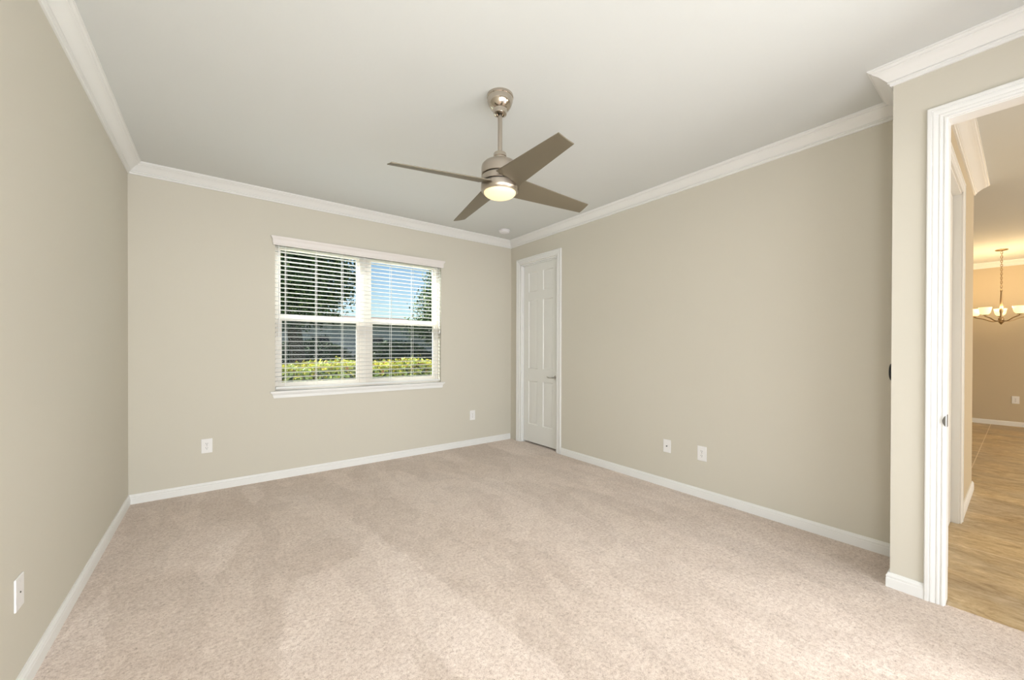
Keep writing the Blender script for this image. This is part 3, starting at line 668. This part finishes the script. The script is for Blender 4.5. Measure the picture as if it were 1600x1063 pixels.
def tree(name, label, base, trunk_h, tr, lobes, nl, size, w):
    root = tag(empty(name, (base[0], base[1], -.06)), label, 'tree')
    tk = MB(); tk.tube([(0, 0, 0), (.05, 0, trunk_h * .4), (-.05, .05, trunk_h * .8), (.05, 0, trunk_h * 1.2)], [tr * 1.25, tr, tr * .85, tr * .6], 14)
    tk.build('trunk', M['bark'], root, smooth=60)
    br = MB(); P = []
    tot = sum(l[3] * l[4] * l[5] for l in lobes)
    for (lx, ly, lz, ax, ay, az) in lobes:
        a = Vector((0, 0, trunk_h * .85)); b = Vector((lx, ly, lz)); mid = (a + b) / 2 + Vector((0, 0, .25))
        br.tube([a, mid, b], [tr * .5, tr * .3, tr * .1], 8)
        for _ in range(9):
            e = b + Vector((random.uniform(-ax, ax), random.uniform(-ay, ay), random.uniform(-az, az))) * .8
            s_ = mid.lerp(b, random.uniform(.4, 1)); br.tube([s_, (s_ + e) / 2 + Vector((0, 0, .1)), e], [tr * .12, tr * .07, tr * .03], 5)
        k_ = int(nl * (ax * ay * az) / tot); 
        # leaves gather in clusters
        nc = max(20, k_ // 36); cc = rng.normal(size=(nc, 3)); cc /= np.linalg.norm(cc, axis=1)[:, None]
        cc *= (rng.random(nc) ** .45)[:, None] * np.array((ax, ay, az)); ids = rng.integers(0, nc, k_)
        P.append(cc[ids] + rng.normal(0, .16, (k_, 3)) + np.array((lx, ly, lz)))
    br.build('branches', M['bark'], root, smooth=60)
    lo = leaves('foliage', DK, np.concatenate(P), size, w, root); lo['kind'] = 'stuff'
    return root
tree('oak_tree', 'large dark oak outside filling the upper left window pane', (1.75, 12.4), 2.5, .20,
     [(-1.2, -.4, 3.6, 1.7, 1.4, 1.5), (-.3, .3, 4.8, 1.6, 1.4, 1.3), (.45, -.3, 3.3, 1.15, 1.1, 1.05), (-.4, 0, 2.5, 1.5, 1.2, .6), (-2.3, 0, 3.2, 1.3, 1.3, 1.4)], 75000, .062, [.55, .33, .12])
tree('young_tree', 'smaller tree outside at the right edge of the window', (6.7, 13.0), 1.6, .10,
     [(0, 0, 2.9, 1.0, .9, .8), (.35, .2, 3.8, .85, .9, .75), (-.45, 0, 2.1, .9, .8, .5), (.9, 0, 2.4, 1.0, .9, .9), (.8, 0, 4.6, .55, .5, .5)], 30000, .055, [.40, .40, .20])

# neighbouring house
ho = tag(empty('house', (6.0, 25.0, -.06)), 'pale stucco neighbouring house beyond the hedge and trees', 'house')
hb = MB().box((-7, 0, 0), (4.2, 8, 3.0)); hb.build('wall', M['stucco'], ho)
hb2 = MB().box((4.2, 1.6, 0), (9, 8, 3.0)); hb2.build('wall', M['stucco'], ho)
rf = MB(); rf.add([(-7.5, -.5, 2.97), (9.5, -.5, 2.97), (9.5, 8.5, 2.97), (-7.5, 8.5, 2.97), (-3.2, 4, 3.62), (5.2, 4, 3.62)], [(0, 1, 5, 4), (1, 2, 5), (2, 3, 4, 5), (3, 0, 4), (0, 3, 2, 1)])
rf.build('roof', M['tileroof'], ho)
MB().box((-7.52, -.54, 2.84), (9.52, -.50, 3.0)).build('fascia', M['stucco'], ho)
for x in (-4.6, -1.2, 2.0):
    f_ = MB().box((x - .55, -.03, .9), (x + .55, .02, 2.1)).build('window', M['vinyl'], ho); MB().box((x - .47, -.045, .98), (x + .47, -.03, 2.02)).build('pane', M['glassdark'], f_)
